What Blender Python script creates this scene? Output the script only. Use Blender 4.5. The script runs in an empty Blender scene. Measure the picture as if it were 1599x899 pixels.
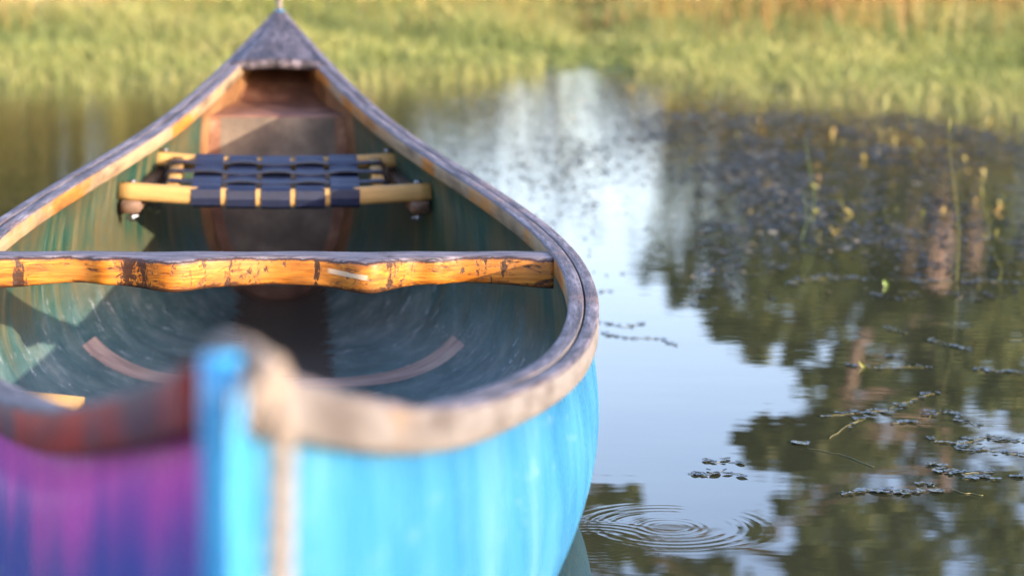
import bpy, math, random
import numpy as np
from mathutils import noise as mnoise
from mathutils import Vector, Matrix

S = bpy.context.scene
C = S.collection
R = math.radians
rnd = random.Random(7)
npr = np.random.RandomState(11)

# ---------------------------------------------------------------- camera, sky, sun, exposure
CAM_H = 0.76
PITCH, ROLL = R(8.566), R(0.732)
cam_d = bpy.data.cameras.new('camera')
cam = bpy.data.objects.new('camera', cam_d)
C.objects.link(cam)
cam_d.sensor_width = 36.0
cam_d.lens = 85.06
cam_d.clip_start = 0.05
cam_d.clip_end = 2000
cam_d.dof.use_dof = True
cam_d.dof.focus_distance = 3.30
cam_d.dof.aperture_fstop = 4.5
_r = Vector((1, 0, 0)); _u = Vector((0, math.sin(PITCH), math.cos(PITCH))); _f = Vector((0, math.cos(PITCH), -math.sin(PITCH)))
cr = _r * math.cos(ROLL) + _u * math.sin(ROLL)
cu = -_r * math.sin(ROLL) + _u * math.cos(ROLL)
M = Matrix((cr, cu, -_f)).transposed().to_4x4()
M.translation = (0, 0, CAM_H)
cam.matrix_world = M
S.camera = cam

SUN_V = Vector((1.216, -0.893, 0.335)).normalized()      # towards the sun
world = bpy.data.worlds.new('World'); S.world = world; world.use_nodes = True
wn = world.node_tree; bg = wn.nodes['Background']
sky = wn.nodes.new('ShaderNodeTexSky'); sky.sky_type = 'NISHITA'; sky.sun_disc = False
sky.sun_elevation = math.asin(SUN_V.z); sky.sun_rotation = math.atan2(SUN_V.x, SUN_V.y)
sky.air_density = 1.0; sky.dust_density = 2.0; sky.ozone_density = 1.6
wb = wn.nodes.new('ShaderNodeMix'); wb.data_type = 'RGBA'; wb.blend_type = 'MULTIPLY'; wb.inputs[0].default_value = 1.0
wb.inputs[7].default_value = (1.09, .97, 1.10, 1); wn.links.new(sky.outputs[0], wb.inputs[6]); wn.links.new(wb.outputs[2], bg.inputs[0]); bg.inputs[1].default_value = 0.15
sd = bpy.data.lights.new('sun', 'SUN'); sd.energy = 2.1; sd.angle = R(0.5); sd.color = (1.0, 0.86, 0.70)
so = bpy.data.objects.new('sun', sd); C.objects.link(so)
so.rotation_euler = SUN_V.to_track_quat('Z', 'Y').to_euler()
S.view_settings.view_transform = 'Standard'; S.view_settings.look = 'None'
S.view_settings.gamma = 1.0; S.view_settings.exposure = 2.35; S.view_settings.use_curve_mapping = False
S.cycles.max_bounces = 6; S.cycles.use_denoising = True

# ---------------------------------------------------------------- helpers
def ray(px, py):
    """direction of the line of sight through a point of the 1599 x 899 photograph"""
    u = (px - 800) / 3778.0; v = -(py - 449.5) / 3778.0
    return (_f + cr * u + cu * v)
def on_plane(px, py, z=0.0):
    d = ray(px, py); t = (z - CAM_H) / d.z
    return Vector((d.x * t, d.y * t, z))
def mirrored(px, py, Y):
    """where something stands at distance Y whose image in the still water is seen at px, py"""
    d = ray(px, py); t = Y / d.y
    return Vector((d.x * t, Y, -CAM_H - d.z * t))

def mesh_obj(name, V, F, mats, parent=None, mi=None, uv=None, smooth=True):
    me = bpy.data.meshes.new(name)
    me.from_pydata([tuple(v) for v in V], [], [tuple(f) for f in F])
    for m in (mats if isinstance(mats, (list, tuple)) else [mats]): me.materials.append(m)
    if mi is not None: me.polygons.foreach_set('material_index', list(mi))
    if uv is not None:
        ul = me.uv_layers.new(name='UVMap')
        li = np.empty(len(me.loops), dtype=np.int32); me.loops.foreach_get('vertex_index', li)
        ul.data.foreach_set('uv', np.asarray(uv, dtype=np.float32)[li].ravel())
    if smooth: me.polygons.foreach_set('use_smooth', [True] * len(me.polygons))
    me.update()
    o = bpy.data.objects.new(name, me); C.objects.link(o)
    if parent is not None: o.parent = parent
    return o
def tag(o, label=None, cat=None, group=None, kind=None):
    if label: o['label'] = label
    if cat: o['category'] = cat
    if group: o['group'] = group
    if kind: o['kind'] = kind
    return o
def empty(name, loc=(0, 0, 0), rz=0.0, parent=None):
    o = bpy.data.objects.new(name, None); C.objects.link(o); o.location = loc; o.rotation_euler = (0, 0, rz)
    o.empty_display_size = 0.1
    if parent is not None: o.parent = parent
    return o

class MB:
    """collects vertices and faces of one mesh"""
    def __init__(s): s.V = []; s.F = []; s.M = []; s.U = []
    def add(s, V, F, m=0, U=None):
        b = len(s.V); s.V += [tuple(v) for v in V]; s.F += [tuple(b + i for i in f) for f in F]
        s.M += ([m] * len(F) if isinstance(m, int) else list(m)); s.U += (list(U) if U is not None else [(0, 0)] * len(V))
    def tube(s, pts, rad, n=10, m=0, cap=True):
        pts = [Vector(p) for p in pts]; N = len(pts)
        rad = rad if isinstance(rad, (list, tuple)) else [rad] * N
        V = []; U = []; ref = None; L = 0
        for i, p in enumerate(pts):
            t = (pts[min(i + 1, N - 1)] - pts[max(i - 1, 0)]).normalized()
            if ref is None: ref = Vector((0, 0, 1)) if abs(t.z) < .9 else Vector((1, 0, 0))
            a = (ref - t * ref.dot(t)).normalized(); b = t.cross(a); ref = a
            if i: L += (p - pts[i - 1]).length
            for k in range(n):
                q = 2 * math.pi * k / n
                V.append(p + (a * math.cos(q) + b * math.sin(q)) * rad[i]); U.append((L, k / n))
        F = [(i * n + k, i * n + (k + 1) % n, (i + 1) * n + (k + 1) % n, (i + 1) * n + k) for i in range(N - 1) for k in range(n)]
        if cap: F += [tuple(range(n - 1, -1, -1)), tuple((N - 1) * n + k for k in range(n))]
        s.add(V, F, m, U)
    def rbar(s, pts, w, h, bev=.003, up=Vector((0, 0, 1)), m=0):
        """rounded rectangular bar swept along points; w across, h along up"""
        pts = [Vector(p) for p in pts]; N = len(pts); a, b = w / 2, h / 2
        prof = []
        for (cx, cy, q0) in ((a - bev, b - bev, 0), (-a + bev, b - bev, 90), (-a + bev, -b + bev, 180), (a - bev, -b + bev, 270)):
            for q in (0, 45, 90): prof.append((cx + bev * math.cos(R(q0 + q)), cy + bev * math.sin(R(q0 + q))))
        n = len(prof); V = []; U = []; L = 0
        for i, p in enumerate(pts):
            t = (pts[min(i + 1, N - 1)] - pts[max(i - 1, 0)]).normalized()
            sd_ = t.cross(up).normalized(); uu = sd_.cross(t).normalized()
            if i: L += (p - pts[i - 1]).length
            for k, (x, y) in enumerate(prof): V.append(p + sd_ * x + uu * y); U.append((L, (x + y)))
        F = [(i * n + k, i * n + (k + 1) % n, (i + 1) * n + (k + 1) % n, (i + 1) * n + k) for i in range(N - 1) for k in range(n)]
        F += [tuple(range(n - 1, -1, -1)), tuple((N - 1) * n + k for k in range(n))]
        s.add(V, F, m, U)
    def box(s, c, d, m=0):
        x, y, z = c; a, b, e = d[0] / 2, d[1] / 2, d[2] / 2
        V = [(x + i * a, y + j * b, z + k * e) for i in (-1, 1) for j in (-1, 1) for k in (-1, 1)]
        s.add(V, [(0, 1, 3, 2), (4, 6, 7, 5), (0, 4, 5, 1), (2, 3, 7, 6), (0, 2, 6, 4), (1, 5, 7, 3)], m)
    def ball(s, c, r, n=10, m=0, sc=(1, 1, 1)):
        V = []; F = []
        for i in range(n + 1):
            for k in range(n * 2):
                a = math.pi * i / n; b = math.pi * k / n
                V.append((c[0] + r * sc[0] * math.sin(a) * math.cos(b), c[1] + r * sc[1] * math.sin(a) * math.sin(b), c[2] + r * sc[2] * math.cos(a)))
        for i in range(n):
            for k in range(n * 2): F.append((i * 2 * n + k, (i + 1) * 2 * n + k, (i + 1) * 2 * n + (k + 1) % (2 * n), i * 2 * n + (k + 1) % (2 * n)))
        s.add(V, F, m)
    def build(s, name, mats, parent=None, smooth=True):
        return mesh_obj(name, s.V, s.F, mats, parent, s.M, s.U, smooth)

# ---------------------------------------------------------------- material helper
class Mat:
    def __init__(s, name, rough=.6, spec=.5):
        s.m = bpy.data.materials.new(name); s.m.use_nodes = True; s.t = s.m.node_tree; s.n = s.t.nodes; s.L = s.t.links
        s.b = s.n['Principled BSDF']; s.b.inputs['Roughness'].default_value = rough
        s.b.inputs['Specular IOR Level'].default_value = spec
        s.tc = s.n.new('ShaderNodeTexCoord')
    def node(s, typ, **k):
        n = s.n.new(typ)
        for a, v in k.items(): setattr(n, a, v)
        return n
    def put(s, sock, v):
        if hasattr(v, 'is_output') or isinstance(v, bpy.types.NodeSocket): s.L.new(v, sock)
        else: sock.default_value = v
    def coords(s, src='Object', scale=(1, 1, 1), loc=(0, 0, 0)):
        mp = s.node('ShaderNodeMapping'); s.L.new(s.tc.outputs[src], mp.inputs[0]); mp.inputs[3].default_value = scale; mp.inputs[1].default_value = loc
        return mp.outputs[0]
    def noise(s, vec, scale=5, detail=4, rough=.55, dist=0.0):
        n = s.node('ShaderNodeTexNoise'); s.L.new(vec, n.inputs['Vector']); n.inputs['Scale'].default_value = scale
        n.inputs['Detail'].default_value = detail; n.inputs['Roughness'].default_value = rough; n.inputs['Distortion'].default_value = dist
        return n.outputs['Fac']
    def ramp(s, fac, stops, interp='LINEAR'):
        r = s.node('ShaderNodeValToRGB'); s.put(r.inputs[0], fac); e = r.color_ramp.elements; r.color_ramp.interpolation = interp
        while len(e) > 1: e.remove(e[-1])
        for i, (p, c) in enumerate(stops):
            if i == 0: e[0].position = p; x = e[0]
            else: x = e.new(p)
            x.color = (c, c, c, 1) if isinstance(c, (int, float)) else (*c, 1)
        return r.outputs[0]
    def mix(s, fac, a, b, mode='MIX'):
        n = s.node('ShaderNodeMix', data_type='RGBA', blend_type=mode); s.put(n.inputs[0], fac)
        for sock, v in ((n.inputs[6], a), (n.inputs[7], b)):
            s.put(sock, (*v, 1) if isinstance(v, (tuple, list)) and len(v) == 3 else v)
        return n.outputs[2]
    def math(s, op, a, b=0.0, c=0.0, clamp=False):
        n = s.node('ShaderNodeMath', operation=op, use_clamp=clamp); s.put(n.inputs[0], a); s.put(n.inputs[1], b); s.put(n.inputs[2], c)
        return n.outputs[0]
    def smooth(s, v, lo, hi, a=0.0, b=1.0):
        n = s.node('ShaderNodeMapRange', interpolation_type='SMOOTHSTEP'); s.put(n.inputs[0], v)
        n.inputs[1].default_value = lo; n.inputs[2].default_value = hi; n.inputs[3].default_value = a; n.inputs[4].default_value = b
        return n.outputs[0]
    def sep(s, vec):
        n = s.node('ShaderNodeSeparateXYZ'); s.L.new(vec, n.inputs[0]); return n.outputs
    def bump(s, h, strength=.3, dist=.01, normal=None):
        n = s.node('ShaderNodeBump'); s.put(n.inputs['Height'], h); n.inputs['Strength'].default_value = strength; n.inputs['Distance'].default_value = dist
        if normal is not None: s.L.new(normal, n.inputs['Normal'])
        s.L.new(n.outputs[0], s.b.inputs['Normal']); return n.outputs[0]
    def color(s, v): s.put(s.b.inputs['Base Color'], (*v, 1) if isinstance(v, (tuple, list)) else v); return s
    def rough(s, v): s.put(s.b.inputs['Roughness'], v)

# ---- wood: weathered top faces
def weathered(name, src='UV', sc=(9, 160, 1), tone=(1, 1, 1), patch=None):
    m = Mat(name, .62, .4)
    v = m.coords(src, sc); g = m.noise(v, 1.0, 6, .65, .3)
    c = m.ramp(g, [(.33, (.012, .011, .013)), (.44, (.055, .048, .052)), (.55, (.125, .112, .118)), (.70, (.27, .25, .25))])
    b = m.noise(m.coords('Object', (1, 1, 1)), 9, 5, .6)
    c = m.mix(m.ramp(b, [(.56, 0.0), (.70, .5)]), c, (.24, .15, .11))
    pit = m.noise(m.coords('Object'), 260, 3, .7)
    c = m.mix(m.ramp(pit, [(.30, .7), (.42, 0.0)]), c, (.03, .028, .04))
    c = m.mix(1.0, c, tone, 'MULTIPLY')
    fg = m.noise(m.coords(src, (sc[0] * 5, sc[1] * 4, sc[2] * 3)), 1.0, 4, .7)
    c = m.mix(m.ramp(fg, [(.36, .75), (.50, 0.0)]), c, (.02, .018, .022))
    c = m.mix(m.ramp(fg, [(.58, 0.0), (.72, .5)]), c, (.42, .40, .42))
    m.color(c); m.bump(m.math('ADD', m.math('ADD', g, fg), m.math('MULTIPLY', pit, .5)), .8, .0012)
    return m.m
def worn_face(name, base, alt, dark, sc=(5, 60, 1), thr=.5, dk=.36):
    """side faces of the rails: pale old varnish, bare orange patches, dark stains"""
    m = Mat(name, .55, .15)
    v = m.coords('UV', sc); g = m.noise(v, 1.0, 5, .6, .2)
    p = m.noise(m.coords('UV', (3.2, 14, 1)), 1.0, 4, .6, .5)
    c = m.mix(m.ramp(p, [(thr, 0.0), (thr + .09, 1.0)]), base, alt)
    c = m.mix(m.ramp(g, [(dk - .1, .85), (dk + .12, 0.0)]), c, dark)
    c = m.mix(.5, c, m.ramp(m.noise(m.coords('UV', (12, 400, 1)), 1, 4), [(.3, (.45, .4, .38)), (.6, (1, 1, 1))]), 'MULTIPLY')
    m.color(c); m.bump(g, .3, .001)
    return m.m
M_top = weathered('weathered_grey_wood', tone=(.97, .97, 1.06))
M_deck = weathered('weathered_deck_wood', 'Object', (60, 10, 20), tone=(.62, .58, .66))
M_in = worn_face('worn_varnished_wood', (.30, .22, .13), (.40, .16, .03), (.05, .035, .03), thr=.49, dk=.40)
M_out = worn_face('pale_worn_wood', (.185, .176, .168), (.19, .12, .06), (.07, .058, .05), thr=.60, dk=.40)
M_red = worn_face('red_stained_wood', (.16, .065, .075), (.42, .045, .025), (.03, .02, .03), sc=(5, 60, 1), thr=.40)
M_seatwood = worn_face('pale_varnished_ash', (.40, .245, .085), (.34, .18, .06), (.14, .075, .03), sc=(3, 90, 1), thr=.62, dk=.28)
M_cleat = worn_face('unfinished_brown_wood', (.17, .11, .075), (.20, .10, .05), (.05, .03, .025), thr=.5)

# ---- the carrying yoke: amber varnish with dark worn bands on the front, grey bare wood on top
def yoke_mat():
    m = Mat('amber_varnished_wood', .4, .3)
    o = m.coords('Object'); X, Y, Z = m.sep(o)
    g = m.noise(m.coords('Object', (7, 60, 190)), 1.0, 5, .6, .4)
    c = m.ramp(g, [(.3, (.16, .042, .003)), (.48, (.32, .10, .006)), (.66, (.48, .19, .02))])
    hair = m.noise(m.coords('Object', (22, 60, 620)), 1.0, 5, .7, .2)
    c = m.mix(m.ramp(hair, [(.34, .8), (.48, 0.0)]), c, (.10, .030, .008))
    big = m.noise(m.coords('Object', (9, 9, 14)), 1.0, 4, .6)
    c = m.mix(m.ramp(big, [(.42, .0), (.64, .45)]), c, (.46, .22, .06))
    # dark rubbed bands where straps have sat, broken up by noise
    st = None
    n2 = m.noise(m.coords('Object', (130, 60, 60)), 1.0, 6, .75, .5)
    for x0, w, a in ((-.352, .009, .8), (-.199, .014, 1.0), (-.18, .012, .85), (-.165, .03, .45), (-.096, .007, .6), (-.05, .035, .45), (-.015, .03, .4), (.064, .006, .75), (.168, .012, .65), (.18, .03, .4), (.31, .03, .5), (-.14, .03, .3)):
        d = m.math('DIVIDE', m.math('SUBTRACT', X, x0), w)
        e = m.math('MULTIPLY', m.math('POWER', 2.718, m.math('MULTIPLY', m.math('MULTIPLY', d, d), -1.0)), a)
        st = e if st is None else m.math('MAXIMUM', st, e)
    nb = m.noise(m.coords('Object', (60, 20, 26)), 1.0, 5, .65)
    fac = m.math('ADD', m.math('ADD', m.math('MULTIPLY', n2, 1.1), m.math('MULTIPLY', nb, .9)), m.math('MULTIPLY', st, .42))
    fac = m.math('MULTIPLY', m.smooth(fac, 1.17, 1.30), .93)
    sp = m.noise(m.coords('Object', (16, 30, 60)), 1.0, 6, .7, 1.0)
    fac = m.math('MAXIMUM', fac, m.ramp(sp, [(.565, 0.0), (.64, .85)]))
    c = m.mix(fac, c, m.ramp(n2, [(.35, (.008, .005, .006)), (.58, (.025, .013, .010)), (.74, (.11, .09, .08))]))
    # pale scratch
    dx = m.math('ABSOLUTE', m.math('SUBTRACT', X, .108)); dz = m.math('ABSOLUTE', m.math('ADD', m.math('SUBTRACT', Z, -.022), m.math('MULTIPLY', m.math('SUBTRACT', X, .108), .10)))
    k = m.math('MULTIPLY', m.smooth(m.math('ADD', dx, m.math('MULTIPLY', n2, .01)), .028, .036, 1, 0), m.smooth(m.math('ADD', dz, m.math('MULTIPLY', sp, .004)), .0045, .0065, 1, 0))
    c = m.mix(m.math('MULTIPLY', k, .8), c, (.50, .42, .30))
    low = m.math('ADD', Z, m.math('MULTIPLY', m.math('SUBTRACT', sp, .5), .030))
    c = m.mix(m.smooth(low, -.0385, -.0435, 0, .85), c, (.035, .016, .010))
    # top: bare, grey, with a dark ragged border where the varnish stops
    edge = m.math('ADD', Z, m.math('MULTIPLY', m.math('SUBTRACT', m.noise(m.coords('Object', (14, 10, 10)), 1.0, 6, .7), .5), .018))
    tg = m.noise(m.coords('Object', (14, 160, 40)), 1.0, 6, .65, .3)
    c = m.mix(m.smooth(edge, -.0085, -.0050), c, (.035, .02, .018))
    c = m.mix(m.smooth(edge, -.0042, -.0022), c, m.ramp(tg, [(.34, (.02, .018, .022)), (.46, (.08, .072, .085)), (.62, (.17, .155, .175))]))
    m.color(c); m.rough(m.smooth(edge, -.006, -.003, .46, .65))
    m.bump(m.math('SUBTRACT', m.math('MULTIPLY', g, .6), fac), .45, .0012)
    return m.m
M_yoke = yoke_mat()

# ---- hull paint
def outer_paint():
    m = Mat('tie_dyed_hull_paint', .34, .12)
    o = m.coords('Object'); X, Y, Z = m.sep(o)
    n1 = m.noise(m.coords('Object', (3, 3.0, 1.6)), 1.6, 4, .6, .6)
    n2 = m.noise(m.coords('Object', (5, 7, 2.4)), 1.0, 6, .62, 1.0)
    cy = m.ramp(m.math('ADD', m.math('MULTIPLY', n1, .65), m.math('MULTIPLY', n2, .35)), [(.34, (.014, .125, .29)), (.46, (.026, .165, .325)), (.56, (.045, .20, .345)), (.66, (.085, .245, .36)), (.78, (.15, .30, .38))])
    dpt = m.sep(m.tc.outputs['UV'])[1]
    pz = m.math('ADD', dpt, m.math('MULTIPLY', m.math('SUBTRACT', n2, .5), .16))
    pz = m.math('ADD', pz, m.math('MULTIPLY', m.math('SUBTRACT', n1, .5), .10))
    # Z is height over the water: magenta under the rail, blue lower down
    pu = m.ramp(pz, [(.02, (.78, .035, .42)), (.055, (.60, .022, .38)), (.085, (.20, .010, .30)), (.115, (.012, .010, .26)), (.17, (.002, .016, .24)), (.23, (.002, .03, .30))])
    side = m.smooth(m.math('ADD', X, m.math('MULTIPLY', m.math('SUBTRACT', n2, .5), .01)), -.011, -.005)
    c = m.mix(side, pu, cy)
    sc = m.noise(m.coords('Object', (18, 5, 30)), 1.0, 6, .7, 1.5)
    c = m.mix(m.ramp(sc, [(.60, 0.0), (.72, .30)]), c, (.5, .65, .72))
    m.color(c); m.rough(m.ramp(n2, [(.3, .18), (.7, .38)]))
    m.b.inputs['Coat Weight'].default_value = .0; m.b.inputs['Coat Roughness'].default_value = .12
    return m.m
def stem_paint():
    m = Mat('cyan_stem_paint', .2, .5)
    n2 = m.noise(m.coords('Object', (8, 8, 2)), 4, 3, .6)
    m.color(m.ramp(n2, [(.35, (.014, .18, .44)), (.6, (.04, .30, .54))])); m.b.inputs['Coat Weight'].default_value = .4
    return m.m
def inner_paint():
    m = Mat('worn_green_gelcoat', .45, .5)
    X, Y, Z = m.sep(m.coords('Object'))
    st = m.noise(m.coords('UV', (22, 2.2, 1)), 1.0, 6, .65, .25)
    fine = m.noise(m.coords('UV', (120, 5, 1)), 1.0, 5, .7, .3)
    big = m.noise(m.coords('Object', (2.6, 2.6, 4)), 1.0, 4, .6)
    c = m.ramp(st, [(.32, (.005, .028, .021)), (.45, (.014, .056, .036)), (.55, (.048, .066, .030)), (.68, (.13, .11, .05))])
    c = m.mix(m.ramp(big, [(.47, 0.0), (.60, .7)]), c, (.085, .065, .028))
    c = m.mix(m.ramp(fine, [(.56, 0.0), (.72, .5)]), c, (.26, .25, .17))
    # pale, chalky and bluish towards the bilge
    low = m.smooth(m.math('ADD', Z, m.math('MULTIPLY', m.math('SUBTRACT', st, .5), .12)), .05, .17, 1, 0)
    c = m.mix(m.math('MULTIPLY', low, .8), c, m.ramp(m.noise(m.coords('UV', (9, 9, 1)), 1.0, 7, .72, .3), [(.32, (.014, .050, .052)), (.46, (.045, .105, .105)), (.60, (.11, .172, .163)), (.74, (.28, .32, .29))]))
    # hairline cracks following the frames
    wv = m.math('ABSOLUTE', m.math('SUBTRACT', m.noise(m.coords('UV', (13, 1.4, 1), (3.3, .2, 0)), 1.0, 5, .72, .3), .5))
    ck = m.math('MULTIPLY', m.ramp(wv, [(.0, 1.0), (.010, 0.0)]), m.ramp(m.noise(m.coords('UV', (3, 3, 1)), 1.0, 3), [(.46, 0.0), (.55, 1.0)]))
    c = m.mix(m.math('MULTIPLY', ck, .8), c, (.01, .07, .06))
    sc = m.noise(m.coords('Object', (30, 60, 30)), 1.0, 6, .75, .8)
    c = m.mix(m.math('MULTIPLY', m.ramp(sc, [(.60, 0.0), (.64, .7)]), low), c, (.45, .47, .47))
    # bare brown laminate towards the bow, wet dark strip along the floor
    br = m.noise(m.coords('Object', (7, 7, 7)), 1.0, 5, .65)
    brown = m.ramp(br, [(.35, (.09, .042, .018)), (.6, (.27, .135, .055))])
    c = m.mix(m.smooth(m.math('ADD', m.math('ABSOLUTE', Y), m.math('MULTIPLY', st, .1)), 1.62, 1.66), c, brown)
    ax = m.math('ADD', m.math('ABSOLUTE', m.math('ADD', X, -.01)), m.math('MULTIPLY', m.math('SUBTRACT', m.noise(m.coords('Object', (10, 42, 5)), 1.0, 5, .7), .5), .10))
    wet = m.math('MULTIPLY', m.smooth(ax, .085, .098, 1, 0), m.math('MULTIPLY', m.smooth(Y, .74, .80), m.smooth(Y, 1.64, 1.66, 1, 0)))
    wet = m.math('MULTIPLY', wet, m.smooth(Z, .05, .08, 1, 0))
    c = m.mix(m.math('MULTIPLY', wet, .93), c, (.040, .032, .024))
    m.color(c); m.rough(m.math('SUBTRACT', .46, m.math('MULTIPLY', wet, .22)))
    m.bump(m.math('ADD', m.math('MULTIPLY', st, .5), m.math('MULTIPLY', fine, .5)), .5, .003)
    return m.m
M_hull_out, M_stem, M_hull_in = outer_paint(), stem_paint(), inner_paint()
def simple(name, stops, scale=20, rough=.6, spec=.5, src='Object', metal=0, bump=.2, detail=4, sc3=(1, 1, 1)):
    m = Mat(name, rough, spec); n = m.noise(m.coords(src, sc3), scale, detail, .6)
    m.color(m.ramp(n, stops)); m.b.inputs['Metallic'].default_value = metal
    if bump: m.bump(n, bump, .002)
    return m.m
M_edge = simple('bare_laminate_edge', [(.3, (.02, .05, .06)), (.7, (.07, .10, .11))])
M_bulk = simple('brown_laminate', [(.3, (.07, .05, .035)), (.5, (.125, .09, .06)), (.72, (.22, .165, .11))], 14, .65, detail=6)
M_bulkrim = simple('red_brown_resin', [(.3, (.09, .035, .02)), (.6, (.22, .10, .055)), (.75, (.36, .21, .13))], 16, .55)
M_strip = simple('tan_rib_strip', [(.3, (.20, .13, .10)), (.5, (.33, .23, .18)), (.7, (.42, .31, .23))], 1, .6, src='Object', sc3=(9, 60, 20))
def webbing(a=(.003, .006, .020), b=(.007, .012, .038)):
    m = Mat('navy_woven_webbing', .55, .3)
    w = m.node('ShaderNodeTexWave'); m.L.new(m.coords('Object'), w.inputs[0]); w.inputs['Scale'].default_value = 120; w.inputs['Distortion'].default_value = .4
    n = m.noise(m.coords('Object'), 60, 3)
    m.color(m.ramp(n, [(.3, a), (.7, b)])); m.bump(w.outputs['Fac'], .5, .0006)
    return m.m
M_web = webbing(); M_web_shaded = webbing((.002, .003, .010), (.005, .007, .022))  # cross straps are the same navy; their shading is painted in as a darker tone
M_metal = simple('dull_steel', [(.3, (.18, .18, .19)), (.7, (.34, .34, .35))], 80, .45, metal=1, bump=0)
def rope_mat(name):
    m = Mat(name, .8, .2)
    n = m.noise(m.coords('Object'), 160, 4, .7)
    m.color(m.ramp(n, [(.3, (.13, .105, .08)), (.5, (.22, .185, .15)), (.7, (.30, .265, .23))]))
    w = m.node('ShaderNodeTexWave'); m.L.new(m.coords('UV', (1, 0.006, 1)), w.inputs[0]); w.inputs['Scale'].default_value = 40
    w.bands_direction = 'DIAGONAL'
    m.bump(m.math('ADD', w.outputs['Fac'], n), .8, .002)
    return m.m
M_rope = rope_mat('tan_rope_fibre')

# ---------------------------------------------------------------- hull lines
XC, DC, L2, YAW = -0.3369, 3.3384, 2.2802, R(-5.215)
HG = .0314
KN = np.array([-1, -.85, -.6, -.3, 0, .3, .6, .85, 1.])
WN = np.array([.014, .0967, .2185, .365, .4413, .3741, .2225, .0965, .014])
GN = CAM_H + np.array([-.1957, -.2832, -.3876, -.4647, -.4703, -.4407, -.3787, -.2841, -.2076])
def spline(x, y, q):
    q = np.atleast_1d(np.asarray(q, float)); n = len(x); h = np.diff(x); A = np.zeros((n, n)); b = np.zeros(n); A[0, 0] = A[-1, -1] = 1
    for i in range(1, n - 1):
        A[i, i - 1] = h[i - 1]; A[i, i] = 2 * (h[i - 1] + h[i]); A[i, i + 1] = h[i]; b[i] = 6 * ((y[i + 1] - y[i]) / h[i] - (y[i] - y[i - 1]) / h[i - 1])
    m = np.linalg.solve(A, b); i = np.clip(np.searchsorted(x, q) - 1, 0, n - 2); d = q - x[i]; hh = h[i]
    return y[i] + d * ((y[i + 1] - y[i]) / hh - hh * (2 * m[i] + m[i + 1]) / 6) + d * d * m[i] / 2 + d ** 3 * (m[i + 1] - m[i]) / (6 * hh)
def wf(s): return float(spline(KN, WN, s / L2)[0])
def gf(s): return float(spline(KN, GN, s / L2)[0])
OW = .0185; HT = .006; IW = .0150     # outwale, hull and inwale widths
def hull_top(s): return max(wf(s) - OW, .008)
def keel(s):
    t = abs(s); k = -.036 + .014 * (s / L2) ** 2
    if t > 1.86: k += .34 * (1 - math.sqrt(max(0, 1 - ((t - 1.86) / (L2 - 1.86)) ** 2)))
    return k
def section(s, off=0.0, n=26):
    """half section from keel to gunwale: list of (x, z)"""
    wt = hull_top(s); zg = gf(s) - .0035; zk = keel(s); D = zg - zk; t = abs(s) / L2
    e = 4.3 - 2.6 * t ** 1.8
    bul = .065 + .10 * t ** 2; bul *= min(1, (1 - t) * 9)
    P = []
    for i in range(n):
        q = math.pi / 2 * (i / (n - 1)) ** 1.0
        x = math.sin(q) ** (2 / e); c = math.cos(q) ** (2 / e) if i < n - 1 else 0
        v = 1 - c
        P.append((wt * x * (1 + bul * math.sin(math.pi * min(1, v ** .75))), zg - D * c))
    if off:
        Q = []
        for i in range(n):
            a = P[max(i - 1, 0)]; b = P[min(i + 1, n - 1)]; dx, dz = b[0] - a[0], b[1] - a[1]; l = math.hypot(dx, dz) + 1e-9
            nx, nz = -dz / l, dx / l
            if i == 0: nx, nz = 0, 1
            if i == n - 1: nx, nz = -1, 0
            Q.append((max(P[i][0] + nx * off, 0 if i == 0 else .0005 * i / n), P[i][1] + nz * off))
        P = Q
    return P
canoe = empty('canoe', (XC, DC, 0), YAW)
# canoe frame: x to the right, y towards the far end. (yaw about z turns x by YAW)
canoe.rotation_euler = (0, 0, -YAW)
tag(canoe, 'old canoe painted bright blue on one side and purple on the other', 'canoe')

def stations(n=121, a=-L2, b=L2):
    u = np.linspace(-1, 1, n); u = np.sign(u) * (1 - (1 - np.abs(u)) ** 1.25)
    return a + (u + 1) / 2 * (b - a)
def hull():
    st = stations(141); mb = MB(); n = 26
    for layer, off, mi in ((0, 0.0, 0), (1, HT, 1)):
        V = []; U = []
        for s in st:
            P = section(s, off, n); full = [(-x, z) for x, z in P[:0:-1]] + P; Lc = 0; prev = None
            mid = n - 1; arc = [0]
            for i in range(1, len(full)): arc.append(arc[-1] + math.hypot(full[i][0] - full[i - 1][0], full[i][1] - full[i - 1][1]))
            for i, (x, z) in enumerate(full): V.append((x, s, z)); U.append((s, arc[i] - arc[mid] + 2) if layer else (s, gf(s) - z))
        m = 2 * n - 1
        F = []
        for i in range(len(st) - 1):
            for k in range(m - 1):
                f = (i * m + k, i * m + k + 1, (i + 1) * m + k + 1, (i + 1) * m + k)
                F.append(f if layer else f[::-1])
        if layer == 0: F += [tuple(range(m)), tuple((len(st) - 1) * m + k for k in range(m - 1, -1, -1))]
        mb.add(V, F, mi, U)
    N = len(st); m = 2 * n - 1; o2 = N * m; F = []
    for i in range(N - 1):
        F.append((i * m, (i + 1) * m, o2 + (i + 1) * m, o2 + i * m)); F.append((i * m + m - 1, o2 + i * m + m - 1, o2 + (i + 1) * m + m - 1, (i + 1) * m + m - 1))
    mb.F += F; mb.M += [2] * len(F)
    return mb.build('hull', [M_hull_out, M_hull_in, M_edge], canoe)
hull_o = hull()

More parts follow.
